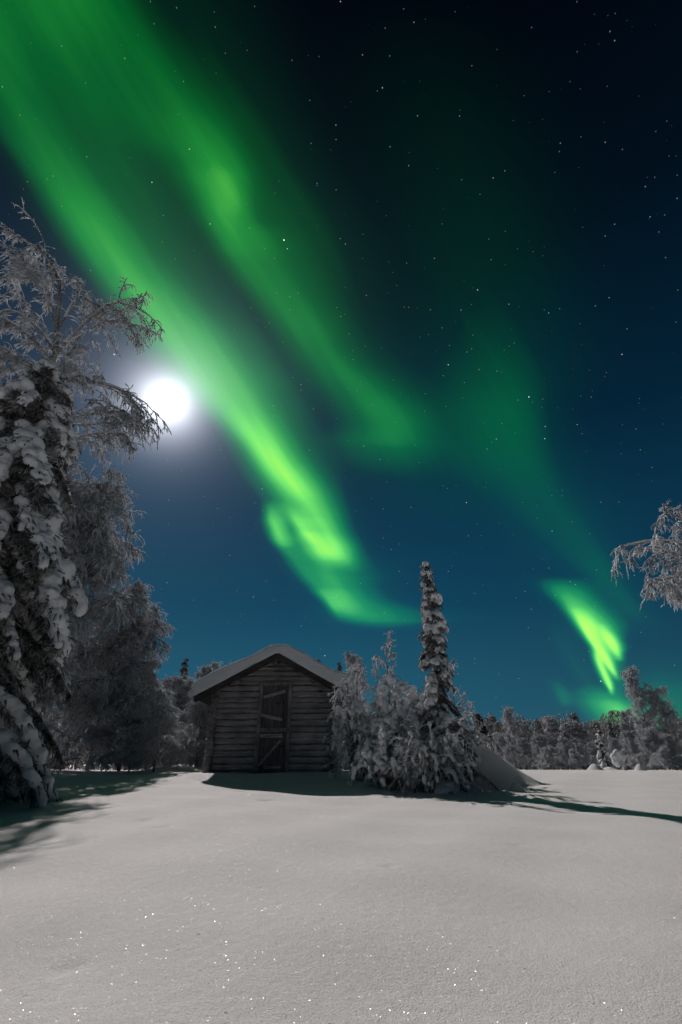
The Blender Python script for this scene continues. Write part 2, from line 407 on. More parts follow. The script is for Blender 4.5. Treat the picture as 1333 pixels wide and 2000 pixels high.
NEEDLE_RIME = frost_material('rime_covered_needles', (.016, .02, .019), (.46, .45, .455), .1, 5.0)
def wood_material(name, ca, cb, axis, frost_light):
    m, t, b, out = mat(name)
    co = N_(t, 'ShaderNodeTexCoord')
    mpn = N_(t, 'ShaderNodeMapping'); s = [34.0, 34.0, 34.0]; s[axis] = 2.2; mpn.inputs['Scale'].default_value = s
    t.links.new(co.outputs['Object'], mpn.inputs['Vector'])
    nz = N_(t, 'ShaderNodeTexNoise', Scale=1.0, Detail=8.0, Roughness=.65, Distortion=.6); t.links.new(mpn.outputs[0], nz.inputs['Vector'])
    big = N_(t, 'ShaderNodeTexNoise', Scale=2.2, Detail=4.0); t.links.new(co.outputs['Object'], big.inputs['Vector'])
    cr = N_(t, 'ShaderNodeValToRGB'); e = cr.color_ramp.elements
    e[0].position = .36; e[0].color = (*ca, 1); e[1].position = .66; e[1].color = (*cb, 1)
    t.links.new(nz.outputs[0], cr.inputs[0])
    mr = N_(t, 'ShaderNodeMapRange'); mr.inputs['From Min'].default_value = .3; mr.inputs['From Max'].default_value = .7; mr.inputs['To Min'].default_value = .6; mr.inputs['To Max'].default_value = 1.25
    t.links.new(big.outputs[0], mr.inputs['Value'])
    sc_ = N_(t, 'ShaderNodeVectorMath', _operation='SCALE'); t.links.new(cr.outputs[0], sc_.inputs[0]); t.links.new(mr.outputs[0], sc_.inputs['Scale'])
    # hoar frost on what faces up; its pale tint also paints light on tops
    ge = N_(t, 'ShaderNodeNewGeometry'); sx = N_(t, 'ShaderNodeSeparateXYZ'); t.links.new(ge.outputs['Normal'], sx.inputs[0])
    fr = N_(t, 'ShaderNodeMapRange'); fr.inputs['From Min'].default_value = .25; fr.inputs['From Max'].default_value = .85; fr.inputs['To Max'].default_value = frost_light
    t.links.new(sx.outputs[2], fr.inputs['Value'])
    mu = N_(t, 'ShaderNodeMath', _operation='MULTIPLY'); t.links.new(fr.outputs[0], mu.inputs[0]); t.links.new(mr.outputs[0], mu.inputs[1])
    mx = N_(t, 'ShaderNodeMix'); mx.data_type = 'RGBA'; t.links.new(mu.outputs[0], mx.inputs[0]); t.links.new(sc_.outputs[0], mx.inputs[6]); mx.inputs[7].default_value = (.6, .6, .62, 1)
    t.links.new(mx.outputs[2], b.inputs['Base Color'])
    b.inputs['Roughness'].default_value = .85; b.inputs['Specular IOR Level'].default_value = .2
    bp = N_(t, 'ShaderNodeBump', Strength=.6, Distance=.02); t.links.new(nz.outputs[0], bp.inputs['Height']); t.links.new(bp.outputs[0], b.inputs['Normal'])
    return m
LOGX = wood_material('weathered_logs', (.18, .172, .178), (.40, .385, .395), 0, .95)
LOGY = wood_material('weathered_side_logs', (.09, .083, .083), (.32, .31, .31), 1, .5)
PLANK = wood_material('weathered_planks', (.065, .062, .066), (.20, .19, .20), 2, .3)
BRACE = wood_material('weathered_braces', (.18, .17, .175), (.52, .50, .51), 0, .95)
FRAME = wood_material('weathered_frame', (.10, .096, .10), (.34, .325, .335), 2, .9)
ROOFW = wood_material('roof_boards', (.04, .036, .036), (.11, .10, .10), 0, .0)
IRON, _t, _b, _o = mat('rusty_iron'); _b.inputs['Base Color'].default_value = (.05, .04, .037, 1); _b.inputs['Metallic'].default_value = .6; _b.inputs['Roughness'].default_value = .65
_n = N_(_t, 'ShaderNodeTexNoise', Scale=60.0); _c = N_(_t, 'ShaderNodeValToRGB'); _c.color_ramp.elements[0].color = (.03, .025, .024, 1); _c.color_ramp.elements[1].color = (.11, .08, .07, 1)
_t.links.new(_n.outputs[0], _c.inputs[0]); _t.links.new(_c.outputs[0], _b.inputs['Base Color'])

# ------------------------------------------------------------------ moon (gives off the light of the scene)
MD = 6000.0; MR = MD * math.tan(math.radians(.33))
mm, t, b, out = mat('moonlight'); t.nodes.remove(b)
em = N_(t, 'ShaderNodeEmission'); em.inputs['Color'].default_value = (1, .925, .915, 1)
E0 = 2.85
em.inputs['Strength'].default_value = E0 / (math.pi * math.sin(math.radians(.33)) ** 2)
t.links.new(em.outputs[0], out.inputs['Surface'])
mo = link('moon', mesh_np('moon', ICO2[0] * MR, [ICO2[1]], mm), None, MOON * MD + Vector((0, 0, CAMZ)))
tag(mo, 'brilliant white full moon glowing in the sky left of the green aurora', 'moon')

# ------------------------------------------------------------------ ground
PZ = ([-400, 0, 12, 16, 18.5, 22, 30, 60, 140, 3000], [-1.02, -1.02, -.65, -.39, -.345, -.40, -.52, -.95, -2.0, -30])
def smooth_interp(y):
    acc = 0
    for d in (-1.5, -.75, 0, .75, 1.5): acc = acc + np.interp(y + d, *PZ)
    return acc / 5
PITS = [(140, 1886, .055), (315, 1618, .08), (283, 1600, .08), (197, 1579, .09), (390, 1526, .10), (520, 1560, .09), (760, 1702, .05), (1010, 1650, .05), (470, 1545, .1)]
PITXY = {}
for X, Y, w in PITS:          # small dents where clods fell from the branches
    for y in np.arange(2.5, 18, .02):
        p = at(X, Y, float(y))
        if p.z < CAMZ + float(smooth_interp(y)): PITXY[(X, Y)] = (p.x, y); break
def gz(x, y):
    x = np.asarray(x, dtype=float); y = np.asarray(y, dtype=float)
    z = CAMZ + smooth_interp(y)
    r = np.hypot(x, y)
    near = np.clip(1 - r / 120, 0, 1)
    z = z + near * (.035 * np.sin(x * .55 + 1.1) * np.sin(y * .42 + x * .13) + .018 * np.sin(x * 1.3 + y * .5) + .010 * np.sin(x * 2.9 - y * 1.7 + 2) + .007 * np.sin(y * 4.1 + x * 1.2))
    # soft bank below the trees on the left
    z = z + .32 * np.exp(-((x + 8.6) / 2.6) ** 2 - ((y - 13.2) / 2.0) ** 2)
    z = z + .22 * np.exp(-((x + 6.0) / .9) ** 2 - ((y - 19.5) / .8) ** 2) + .12 * np.exp(-((x + 4.9) / .8) ** 2 - ((y - 20.5) / .7) ** 2)
    z = z + .10 * np.exp(-((x + 2.2) / 2.6) ** 2 - ((y - 15.6) / .9) ** 2)
    for X, Y, w in PITS:
        q = PITXY[(X, Y)]
        z = z - .34 * w * np.exp(-((x - q[0]) ** 2 + (y - q[1]) ** 2) / (2 * w * w))
    return z
def G(x, y): return float(gz(x, y))
sx_ = np.sinh(np.linspace(-7.0, 7.0, 420)) / math.sinh(7.0)
gx = sx_ * 3000
# denser sampling near the camera
gx = np.sign(gx) * np.abs(gx)
xs = np.concatenate([-np.geomspace(3000, 14, 40), np.linspace(-13.8, 13.8, 520), np.geomspace(14, 3000, 40)])
ys = np.concatenate([np.linspace(-60, 1.5, 12)[:-1], np.linspace(1.5, 26, 440), np.geomspace(26.3, 4000, 90)])
XG, YG = np.meshgrid(xs, ys)
ZG = gz(XG, YG)
V = np.stack([XG, YG, ZG], -1).reshape(-1, 3)
nx, ny = len(xs), len(ys)
i = (np.arange(ny - 1)[:, None] * nx + np.arange(nx - 1)[None]).ravel()
F = np.stack([i, i + 1, i + nx + 1, i + nx], -1)
ground = link('snow_field', mesh_np('snow_field', V, [F], SNOW_GROUND))
tag(ground, 'smooth glittering snow covered field in moonlight', kind='structure')

def mound(name, cx, cy, rx, ry, h, label, seed=0, skew=0.0, lump=.05):
    n = 60
    th = np.linspace(0, 2 * math.pi, n, endpoint=False); rr = np.linspace(0, 1, 26)
    Vv = []
    for r in rr:
        x = np.cos(th) * r; y = np.sin(th) * r
        px_, py_ = cx + x * rx, cy + y * ry
        prof = (.5 + .5 * np.cos(math.pi * np.minimum(1, np.hypot(x + skew, y) / (1 + abs(skew)) if skew else r)))
        z = gz(px_, py_) + h * np.maximum(prof, 0) ** .75 * (1 + .13 * np.sin(th * 3 + seed) * r) - .03
        Vv.append(np.stack([px_, py_, z], -1))
    Vv = np.array(Vv); flat = Vv.reshape(-1, 3)
    flat[:, 2] += lumpy(flat, 2.2, seed) * lump * np.repeat(1 - rr ** 3, n)
    F = []
    for a in range(len(rr) - 1):
        b0 = a * n + np.arange(n); b1 = a * n + (np.arange(n) + 1) % n
        F.append(np.stack([b0, b0 + n, b1 + n, b1], -1))
    flat -= np.array([cx, cy, G(cx, cy)])
    o = link(name, mesh_np(name, flat, F, SNOW_GROUND), None, (cx, cy, G(cx, cy)))
    tag(o, label, kind='structure')
    return o

# ------------------------------------------------------------------ log cabin
CD = 17.0
def fp(zx, zy, d=CD):
    """point of the cabin front read off an enlargement of the photograph"""
    return at(360 + zx * .27, 1220 + zy * .27, d)
cl, crr = at(408, 1508, CD).x, at(650, 1508, CD).x
base_z = at(500, 1512, CD).z - .12
EAVE = at(420, 1352, CD).z
RIDGE = at(535, 1284, CD).z
CX = (cl + crr) / 2
DEPTH = 4.4
cabin = empty('log_cabin', (CX, CD, base_z))
tag(cabin, 'small grey log cabin with a thick snow covered gable roof and split plank door', 'cabin')
def loc(V):
    return np.asarray(V, dtype=float) - np.array([CX, CD, base_z])
OVER = .20
hz_, courses = base_z + .02, []
while hz_ < EAVE + .02:
    h = rnd.uniform(.155, .215); courses.append((hz_, h)); hz_ += h
WTOP = hz_
slope = (RIDGE - EAVE) / (CX - cl + .18)
def log(tb, p0, p1, r, sides_k=14, wob=.012, taper=.0):
    p0, p1 = np.array(p0, float), np.array(p1, float)
    L = np.linspace(0, 1, sides_k)[:, None]
    pts = p0 + (p1 - p0) * L + nr.normal(size=(sides_k, 3)) * wob * .6
    rad = r * (1 + nr.normal(size=sides_k) * .045)
    tb.add(pts, rad)
# front openings
DX0, DX1 = fp(515, 1050).x, fp(745, 1050).x
DZT = fp(650, 442).z
front = Tubes()
for z, h in courses:
    zc = z + h / 2; r = h * .465
    for a, b_ in ((cl - OVER, DX0 + .02), (DX1 - .02, crr + OVER)):
        log(front, loc((a, CD, zc)), loc((b_, CD, zc)), r)
zz = WTOP
gab = Tubes()
while zz < RIDGE - .08:
    h = rnd.uniform(.135, .175)
    half = (RIDGE - zz - h * .3) / slope
    if zz < DZT - .02:
        log(gab, loc((CX - half, CD, zz + h / 2)), loc((DX0 + .02, CD, zz + h / 2)), h * .465); log(gab, loc((DX1 - .02, CD, zz + h / 2)), loc((CX + half, CD, zz + h / 2)), h * .465)
    else:
        log(gab, loc((CX - half, CD, zz + h / 2)), loc((CX + half, CD, zz + h / 2)), h * .465)
    zz += h
front.build('front_wall', LOGX, cabin, 12)
gab.build('gable', LOGX, cabin, 12)
gb = Tubes()
for z, h in courses: log(gb, loc((cl - OVER, CD + DEPTH, z + h / 2)), loc((crr + OVER, CD + DEPTH, z + h / 2)), h * .465)
zz = WTOP
while zz < RIDGE - .08:
    half = (RIDGE - zz) / slope; log(gb, loc((CX - half, CD + DEPTH, zz + .07)), loc((CX + half, CD + DEPTH, zz + .07)), .075); zz += .135
gb.build('back_wall', LOGX, cabin, 10)
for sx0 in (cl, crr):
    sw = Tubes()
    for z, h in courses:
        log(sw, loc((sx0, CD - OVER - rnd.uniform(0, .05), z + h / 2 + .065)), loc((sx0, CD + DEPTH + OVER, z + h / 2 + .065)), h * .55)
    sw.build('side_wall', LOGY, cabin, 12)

def boxes(name, items, matr, parent, bev=.008):
    """items: (centre, half sizes, rotation about y) in cabin coordinates, bevelled"""
    import bmesh
    bm = bmesh.new()
    from mathutils import Matrix
    for c, hs, ry in items:
        mtx = Matrix.Translation(Vector(c)) @ Matrix.Rotation(ry, 4, 'Y') @ Matrix.Diagonal((hs[0] * 2, hs[1] * 2, hs[2] * 2, 1))
        bmesh.ops.create_cube(bm, size=1, matrix=mtx)
    bmesh.ops.bevel(bm, geom=bm.edges[:], offset=bev, segments=2, affect='EDGES')
    for v in bm.verts:
        v.co += Vector((rnd.uniform(-1, 1), rnd.uniform(-.4, .4), rnd.uniform(-1, 1))) * .003
    me = bpy.data.meshes.new(name); bm.to_mesh(me); bm.free(); me.materials.append(matr)
    return link(name, me, parent)
def lf(zx, zy, yoff=0.0):
    p = fp(zx, zy); return Vector((p.x - CX, yoff, p.z - base_z))
YF = -.075   # face of the logs
def jamb(a, b_, w, y, th): # a plank between two points in the plane of the front
    c = (a + b_) / 2; d = b_ - a
    ang = math.atan2(-d.z, d.x)
    return (Vector((c.x, y, c.z)), (d.length / 2, th, w / 2), ang)
xa, xb = DX0 - CX, DX1 - CX
ztop, zmid, zbot = lf(650, 442).z, lf(650, 766).z, .10
fr_items = [jamb(Vector((xa, 0, zbot)), Vector((xa + .02, 0, ztop)), .12, YF - .01, .05), jamb(Vector((xb, 0, zbot)), Vector((xb - .0, 0, ztop)), .12, YF - .01, .05),
            jamb(Vector((xa - .07, 0, ztop + .05)), Vector((xb + .07, 0, ztop + .05)), .11, YF - .016, .055), jamb(Vector((xa - .06, 0, zmid)), Vector((xb + .08, 0, zmid + .01)), .12, YF - .03, .06),
            jamb(Vector((xa + .04, 0, zbot)), Vector((xb - .04, 0, zbot)), .10, YF - .006, .05)]
boxes('door_frame', fr_items, FRAME, cabin)
def door(z0, z1, braces, lname, handle):
    n = 5; w = (xb - xa - .13) / n
    it = [(Vector((xa + .065 + w * (k + .5), -.03 - .004 * (k % 2), (z0 + z1) / 2)), (w / 2 - .003, .022, (z1 - z0) / 2), 0) for k in range(n)]
    d = boxes('door', it, PLANK, cabin, .004)
    d['label'] = lname
    for a, b_, wd in braces:
        boxes('brace', [jamb(a, b_, wd, -.085, .028)], BRACE, d)
    if handle:
        boxes('latch', [(c, h, 0) for c, h in handle], IRON, d, .003)
    return d
door(zmid + .06, ztop - .005, [(lf(578, 528), lf(733, 483), .10), (lf(560, 655), lf(712, 690), .10)], 'upper hatch with two slanted braces and a cross shaped latch',
     [(lf(683, 570, -.075), (.105, .014, .016)), (lf(678, 572, -.10), (.014, .012, .09)), (lf(724, 562, -.10), (.018, .03, .085))])
door(zbot + .05, zmid - .06, [(lf(553, 806), lf(716, 806), .12), (lf(540, 1022), lf(700, 838), .065), (lf(580, 1034), lf(700, 1032), .07)], 'lower door with a Z shaped brace',
     [(lf(705, 882, -.075), (.07, .014, .016)), (lf(722, 870, -.09), (.02, .02, .07))])
# roof
RO = .62                                       # overhang in front
HALF = (at(693, 1352, CD - RO).x - at(382, 1352, CD - RO).x) / 2
RCX = (at(693, 1352, CD - RO).x + at(382, 1352, CD - RO).x) / 2 - CX
zr = RIDGE - base_z
ez = at(382, 1362, CD - RO).z - base_z
rs = (zr - ez) / HALF
roof_V, roof_F = [], []
HW = {-1: HALF, 1: HALF + .12}
Y0, Y1 = -RO, DEPTH + .5
for s in (-1, 1):
    c0 = len(roof_V)
    for y in (Y0, Y1):
        for (x, dz) in ((0, .03), (s * HW[s], .03), (s * HW[s], -.05), (0, -.05)):
            roof_V.append((RCX + x, y, zr - abs(x) * rs + dz))
    roof_F += [(c0, c0 + 1, c0 + 2, c0 + 3), (c0 + 7, c0 + 6, c0 + 5, c0 + 4), (c0, c0 + 4, c0 + 5, c0 + 1), (c0 + 1, c0 + 5, c0 + 6, c0 + 2), (c0 + 2, c0 + 6, c0 + 7, c0 + 3)]
roof = link('roof', mesh_np('roof', roof_V, [np.array(roof_F)], ROOFW, smooth=False), cabin)
bg_items = []
for s in (-1, 1):
    for (dz, wd, yy) in ((-.03, .13, Y0 - .022), (-.115, .10, Y0 + .05)):
        bg_items.append(jamb(Vector((RCX + s * .002, 0, zr + dz)), Vector((RCX + s * HW[s], 0, zr - HW[s] * rs + dz)), wd, yy, .02))
boxes('bargeboard', bg_items, ROOFW, roof, .004)
for (zx, zy) in ((660, 275), (380, 412), (930, 398)):
    p = fp(zx, zy, CD - .35) ; tb = Tubes(); log(tb, (p.x - CX, -.42, p.z - base_z), (p.x - CX, DEPTH + .3, p.z - base_z + .0), .085, 8, .004); tb.build('purlin', LOGY, cabin, 12)
# snow slab on the roof, melted soft at its edges
pts = []
NSEG = 44
xsn = np.linspace(-HALF - .07, HALF + .26, NSEG)
def top(x):
    th = .45 + .05 * math.sin(x * 2.1) + (.22 * max(0, (x - HALF * .45) / (HALF * .55)) ** 1.5)
    return zr - abs(x) * rs + th + .03 - .25 * math.exp(-(x / .22) ** 2) * .55
Vs, Fs = [], []
for y in (Y0 - .07, Y1 + .05):
    for x in xsn: Vs.append((RCX + x, y, top(x)))
    for x in xsn: Vs.append((RCX + x, y, zr - abs(x) * rs + .035))
n = NSEG; 
for k in range(n - 1):
    Fs.append((k, k + 1, 3 * n - n + k + 1, 2 * n + k))           # top
    Fs.append((n + k + 1, n + k, 3 * n + k, 3 * n + k + 1))       # bottom
    Fs.append((n + k, n + k + 1, k + 1, k))                       # front
    Fs.append((2 * n + k, 2 * n + k + 1, 3 * n + k + 1, 3 * n + k))
Fs += [(0, 2 * n, 3 * n, n), (n - 1, 2 * n - 1, 4 * n - 1, 3 * n - 1)]
me = melt('roof_snow', Vs, [np.array(Fs)], SNOW_LOAD, .045, 8, .026, 1.6)
link('roof_snow', me, roof)

# ------------------------------------------------------------------ trees
def unit(v): return v / (np.linalg.norm(v) + 1e-9)
def grow(r, p, d, L, K, droop, wob):
    """polyline that starts at p towards d and bends down under its load"""
    pts = [np.array(p, float)]; d = unit(np.array(d, float)); s = L / (K - 1)
    for k in range(1, K):
        d = unit(d + np.array([0, 0, -droop * (k / K) * 1.0]) + r.normal(size=3) * wob)
        pts.append(pts[-1] + d * s)
    return np.array(pts), d
def samp(pts, u):
    f = u * (len(pts) - 1); i = min(int(f), len(pts) - 2); w = f - i
    return pts[i] * (1 - w) + pts[i + 1] * w, unit(pts[i + 1] - pts[i])

def birch(r, H, spread, n_limb, n_br, n_tw, lean=(0, 0), droop=.16, tw_len=.38, tw_r=.010, r0=.11, first=.22, fine=2, up=.9, snowy=True, extra=None, trunk_pts=None, az=None, last=1.0, prof=None):
    """rime covered birch: returns wood, twig and snow tubes (local coordinates)"""
    wood, tw, sn = Tubes(), Tubes(), Tubes()
    if trunk_pts is None:
        K = 12
        tp = np.array([[lean[0] * (k / (K - 1)) ** 1.8, lean[1] * (k / (K - 1)) ** 1.8, H * k / (K - 1)] for k in range(K)]) + r.normal(size=(K, 3)) * .02 * H / 6
        tp[0] = (0, 0, -.15)
    else: tp = trunk_pts; K = len(tp)
    wood.add(tp, r0 * (1 - .9 * np.linspace(0, 1, K) ** .9) + .006)
    limbs = []
    for j in range(n_limb):
        u = first + (last - first) * ((j + r.uniform(0, 1)) / n_limb)
        p, td = samp(tp, min(u, .995))
        a = r.uniform(0, 6.283) if az is None else az(r)
        out = np.array([math.cos(a), math.sin(a), 0])
        L = spread * (prof(u) if prof else 1.05 - .62 * u ** 1.5) * r.uniform(.7, 1.15)
        limbs.append((p, unit(out * r.uniform(.7, 1.0) + np.array([0, 0, up * r.uniform(.6, 1.2)])), L, r0 * .42 * (1 - .6 * u)))
    for e in (extra or []): limbs.append(e)
    for p, d, L, lr in limbs:
        if L is None: lp = p
        else: lp, _ = grow(r, p, d, L, 9, droop, .07)
        if L is None: L = np.linalg.norm(np.diff(p, axis=0), axis=1).sum() * 1.15
        wood.add(lp, lr * (1 - .8 * np.linspace(0, 1, 9)) + .006)
        if snowy: sn.add(lp[1:] + np.array([0, 0, lr * .7 + .006]), (lr * .8 * (1 - .7 * np.linspace(0, 1, 9)) + .016)[1:])
        for b in range(n_br):
            u = .15 + .85 * (b + r.uniform(0, 1)) / n_br
            q, qd = samp(lp, min(u, .99))
            sd = unit(np.cross(qd, (0, 0, 1)) * r.choice([-1, 1]) * r.uniform(.4, 1) + qd * r.uniform(.3, 1) + np.array([0, 0, r.uniform(-.1, .5)]) + r.normal(size=3) * .2)
            BL = L * .42 * (1.15 - .6 * u) * r.uniform(.6, 1.3)
            bp, _ = grow(r, q, sd, BL, 7, droop * 1.9, .10)
            wood.add(bp, np.linspace(.010, .004, 7) * (1 + H / 30))
            tw.add(bp + np.array([0, 0, .008]), np.linspace(tw_r * 1.35, tw_r * .9, 7))
            for c in range(n_tw):
                v = r.uniform(.12, 1)
                w, wd = samp(bp, min(v, .99))
                TL = tw_len * r.uniform(.45, 1.35)
                dd = wd * r.uniform(.1, .9) + r.normal(size=3) * .38 + np.array([0, 0, -.35])
                cp, cd = grow(r, w, dd, TL, 5, .45, .15)
                tw.add(cp, tw_r * np.array([.8, 1.05, .9, 1.05, .3]) * r.uniform(.7, 1.25))
                for g_ in range(fine):
                    x, xd = samp(cp, r.uniform(.2, .95))
                    fp_, _ = grow(r, x, xd + r.normal(size=3) * .6 + np.array([0, 0, -.5]), TL * .45, 3, .5, .2)
                    tw.add(fp_, tw_r * np.array([.8, .85, .25]))
    return wood, tw, sn

def tree_parts(name, label, cat, locn, wood, tw, sn, frost=FROST, group=None, scale=1.0, rz=0.0, snow_blob=None):
    t = empty(name, locn)
    tag(t, label, cat, group)
    t.scale = (scale,) * 3; t.rotation_euler = (0, 0, rz)
    wood.build('trunk', BARK, t, 7)
    tw.build('crown', frost, t, 3)
    if sn is not None and sn.g: sn.build('branch_snow', SNOW_LOAD, t, 6)
    if snow_blob is not None: link('snow_load', snow_blob, t)
    return t

def copy_tree(o, locn, scale, rz, label, group=None):
    c = o.copy(); COL.objects.link(c)
    c.location = locn; c.scale = scale if isinstance(scale, tuple) else (scale,) * 3; c.rotation_euler = (0, 0, rz)
    c['label'] = label
    if group: c['group'] = group
    elif 'group' in c: del c['group']
    for ch in list(o.children):
        d = ch.copy(); COL.objects.link(d); d.parent = c
        for g in list(ch.children):
            e = g.copy(); COL.objects.link(e); e.parent = d
    return c

def spruce(r, H, Rf, whorls, nb, droop, pad, voxel, needle_len=.22, dens=1.0, r0=.12, seedpad=.75, needle_r=.012, smooth=3, tip=.6, lump=.02, low=-1, poke=0, vary=.2):
    """snow laden spruce; Rf(u) is the branch length at height share u"""
    wood, ndl, bl = Tubes(), Tubes(), Blobs()
    K = 10
    tp = np.array([[0, 0, H * k / (K - 1)] for k in range(K)]) + r.normal(size=(K, 3)) * .012; tp[0, 2] = -.2
    wood.add(tp, r0 * (1 - np.linspace(0, 1, K)) + .012)
    for w in range(whorls):
        u = (w + r.uniform(.1, .9)) / whorls
        u = .03 + .97 * u
        h = H * u; R = Rf(u)
        for k in range(nb if u < .9 else max(3, nb - 2)):
            a = r.uniform(0, 6.283)
            L = R * r.uniform(1 - vary * 1.25, 1 + vary)
            out = np.array([math.cos(a), math.sin(a), 0])
            n = 9
            tt = np.linspace(0, 1, n)
            dr = droop * r.uniform(.7, 1.25)
            bp = np.array([[0, 0, h]]) + out * (L * tt ** .92)[:, None] + np.array([0, 0, 1]) * (L * (.12 * tt - dr * tt ** 1.8))[:, None]
            bp[:, 2] = np.maximum(bp[:, 2], -.1)
            wood.add(bp, np.linspace(.022, .006, n) * (1 + H / 12))
            side = np.array([-out[1], out[0], 0])
            # needle sprays hanging from the branch
            cnt = int((10 + 34 * L) * dens)
            for q in range(cnt):
                v = r.uniform(.08, 1); p, pd = samp(bp, min(v, .99))
                wl = needle_len * r.uniform(.6, 1.3) * (1 - .35 * v)
                dd = unit(pd * r.uniform(.1, .9) + side * r.normal() * .75 + np.array([0, 0, -r.uniform(.15, 1.1)]))
                e = p + dd * wl
                mid_ = (p + e) / 2 + np.array([0, 0, -.02])
                ndl.add(np.array([p, mid_, e]), np.array([needle_r * 1.6, needle_r * 1.3, needle_r * .3]))
                for z_ in range(2):
                    x = p + (e - p) * r.uniform(.2, .9); y = x + unit(dd + r.normal(size=3) * .7) * wl * .4
                    ndl.add(np.array([x, y]), np.array([needle_r, needle_r * .25]))
            # snow resting on it
            if r.uniform() < (seedpad if u > low else seedpad * .5) and L > .05:
                a0 = r.uniform(.15, .45)
                m_ = max(3, int(L * 9))
                ps = pad * r.uniform(.85 - vary, 1 + vary) * min(1, .45 + L * .5)
                for q in range(m_):
                    v = a0 + (1.0 - a0) * (q + .5) / m_
                    p, pd = samp(bp, min(v, .99))
                    s_ = ps * (.45 + .75 * math.sin(math.pi * min(1, (v - a0) / (1 - a0) * .8 + .12))) * r.uniform(.8, 1.15)
                    cc = p + np.array([0, 0, s_ * .35]) + side * r.normal() * s_ * .35
                    bl.add(cc, s_, (1, 1, .82))
                    for z_ in range(poke):
                        dd = unit(out * r.uniform(0, 1) + r.normal(size=3) * .7 + np.array([0, 0, -.5]))
                        ndl.add(np.array([cc, cc + dd * s_ * .9, cc + dd * s_ * 1.35 + np.array([0, 0, -.05]), cc + dd * s_ * r.uniform(1.5, 2.1) + np.array([0, 0, -.12])]), np.array([1.3, 1.5, 1.3, .4]) * needle_r)
                if r.uniform() < tip:
                    bl.add(bp[-1] + np.array([0, 0, -ps * .25]), ps * .8, (.9, .9, 1.15))
    me = bl.melt('snow_load', SNOW_LOAD, voxel, smooth, lump, 5.0)
    return wood, ndl, me

def build_spruce(name, label, locn, parts, group=None, scale=1.0, needle=None):
    needle = needle or NEEDLE
    wood, ndl, me = parts
    t = empty(name, locn); tag(t, label, 'spruce', group); t.scale = (scale,) * 3
    wood.build('trunk', BARK, t, 6)
    ndl.build('crown', needle, t, 3)
    link('snow_load', me, t)
    return t
def base_at(X, d):
    """ground point below column X of the photograph at depth d"""
    x = 0
    for Y in range(1490, 1900, 1):
        p = at(X, Y, d)
        if p.z < G(p.x, d): x = p.x; break
    return (x, d, G(x, d))
def height_for(X, Ytop, d):
    p = at(X, Ytop, d); return p.z - G(p.x, d)

# --- the big snow laden spruce at the left edge
r = np.random.default_rng(21)
p0 = (-7.9, 9.2, G(-7.9, 9.2))
Hs = 10.2
build_spruce('spruce_tree', 'huge snow laden spruce at the left edge with heavy white pads hanging to the ground', p0,
    spruce(r, Hs, lambda u: 2.75 * (1 - u) ** .62 + .15, 32, 8, .95, .185, .036, poke=4, needle_len=.46, dens=1.9, r0=.2, seedpad=.62, needle_r=.016, smooth=2, lump=.03), needle=NEEDLE_RIME)

# --- tall bent birch rising behind it
r = np.random.default_rng(4)
bx, by = -9.6, 11.0
gb_ = G(bx, by)
def wp(X, Y, d): return np.array(at(X, Y, d)) - np.array([bx, by, gb_])
tpts = np.array([[0, 0, -.2], [.0, 0, 2.5], [.05, .0, 5], [.1, 0, 7.5], [.1, 0, 10], wp(110, 690, by), wp(112, 640, by), wp(118, 590, by), wp(116, 550, by - .1), wp(98, 510, by - .2), wp(68, 478, by - .4), wp(22, 462, by - .6)])
fork = wp(110, 690, by)
ex = []
def to(X, Y, d, src, L=None, rr=.045, up=.55):
    e = wp(X, Y, d); v = e - src; Lx = np.linalg.norm(v)
    return (src, unit(unit(v) + np.array([0, 0, up])), Lx * 1.12 if L is None else L, rr)
def poly(*q): # a limb laid through points
    P = np.array([wp(*a) for a in q]); u = np.linspace(0, len(P) - 1, 9)
    P = np.stack([np.interp(u, range(len(P)), P[:, k]) for k in range(3)], -1)
    P[1:-1] = (P[:-2] + 2 * P[1:-1] + P[2:]) / 4
    return P
ex += [(poly((110, 690, by), (150, 650, 10.9), (190, 605, 10.7), (225, 585, 10.5), (262, 598, 10.4), (285, 612, 10.3)), None, None, .05),
       (poly((110, 690, by), (160, 655, 11.1), (205, 625, 11.2), (245, 628, 11.2), (268, 655, 11.2)), None, None, .04),
       (poly((108, 692, by), (90, 655, 10.8), (55, 622, 10.6), (15, 600, 10.5), (-30, 625, 10.4)), None, None, .045),
       (poly((118, 640, by), (140, 590, 10.9), (160, 575, 10.9), (182, 590, 10.8)), None, None, .03),
       (poly((118, 590, by), (116, 550, 10.9), (98, 510, 10.8), (68, 478, 10.6), (22, 464, 10.4)), None, None, .04),
       (poly((105, 630, by), (92, 580, 10.8), (60, 545, 10.6), (12, 530, 10.5)), None, None, .03),
       (poly((104, 610, by), (98, 560, 10.9), (70, 525, 10.8), (32, 508, 10.7)), None, None, .025),
       (poly((100, 740, by), (60, 715, 10.8), (15, 700, 10.6), (-30, 720, 10.4)), None, None, .035)]
s2 = wp(120, 760, by)
ex += [(poly((120, 745, by), (170, 745, 10.8), (215, 752, 10.6), (250, 768, 10.4), (272, 800, 10.3)), None, None, .045),
       (poly((125, 820, by), (165, 812, 10.9), (205, 806, 10.8), (245, 802, 10.6), (262, 830, 10.5)), None, None, .03)]
for e in ((240, 880, 11.2, 830), (200, 900, 10.6, 860)): ex.append(to(e[0], e[1], e[2], wp(120, e[3], by), rr=.03, up=.6))
parts = birch(r, 16, 2.0, 7, 12, 14, droop=.15, tw_len=.42, tw_r=.018, r0=.17, first=.3, last=.45, fine=1, extra=ex, trunk_pts=tpts)
tree_parts('birch_tree', 'tall rime covered birch with its top bent over to the left above the big spruce', 'birch', (bx, by, gb_), *parts)

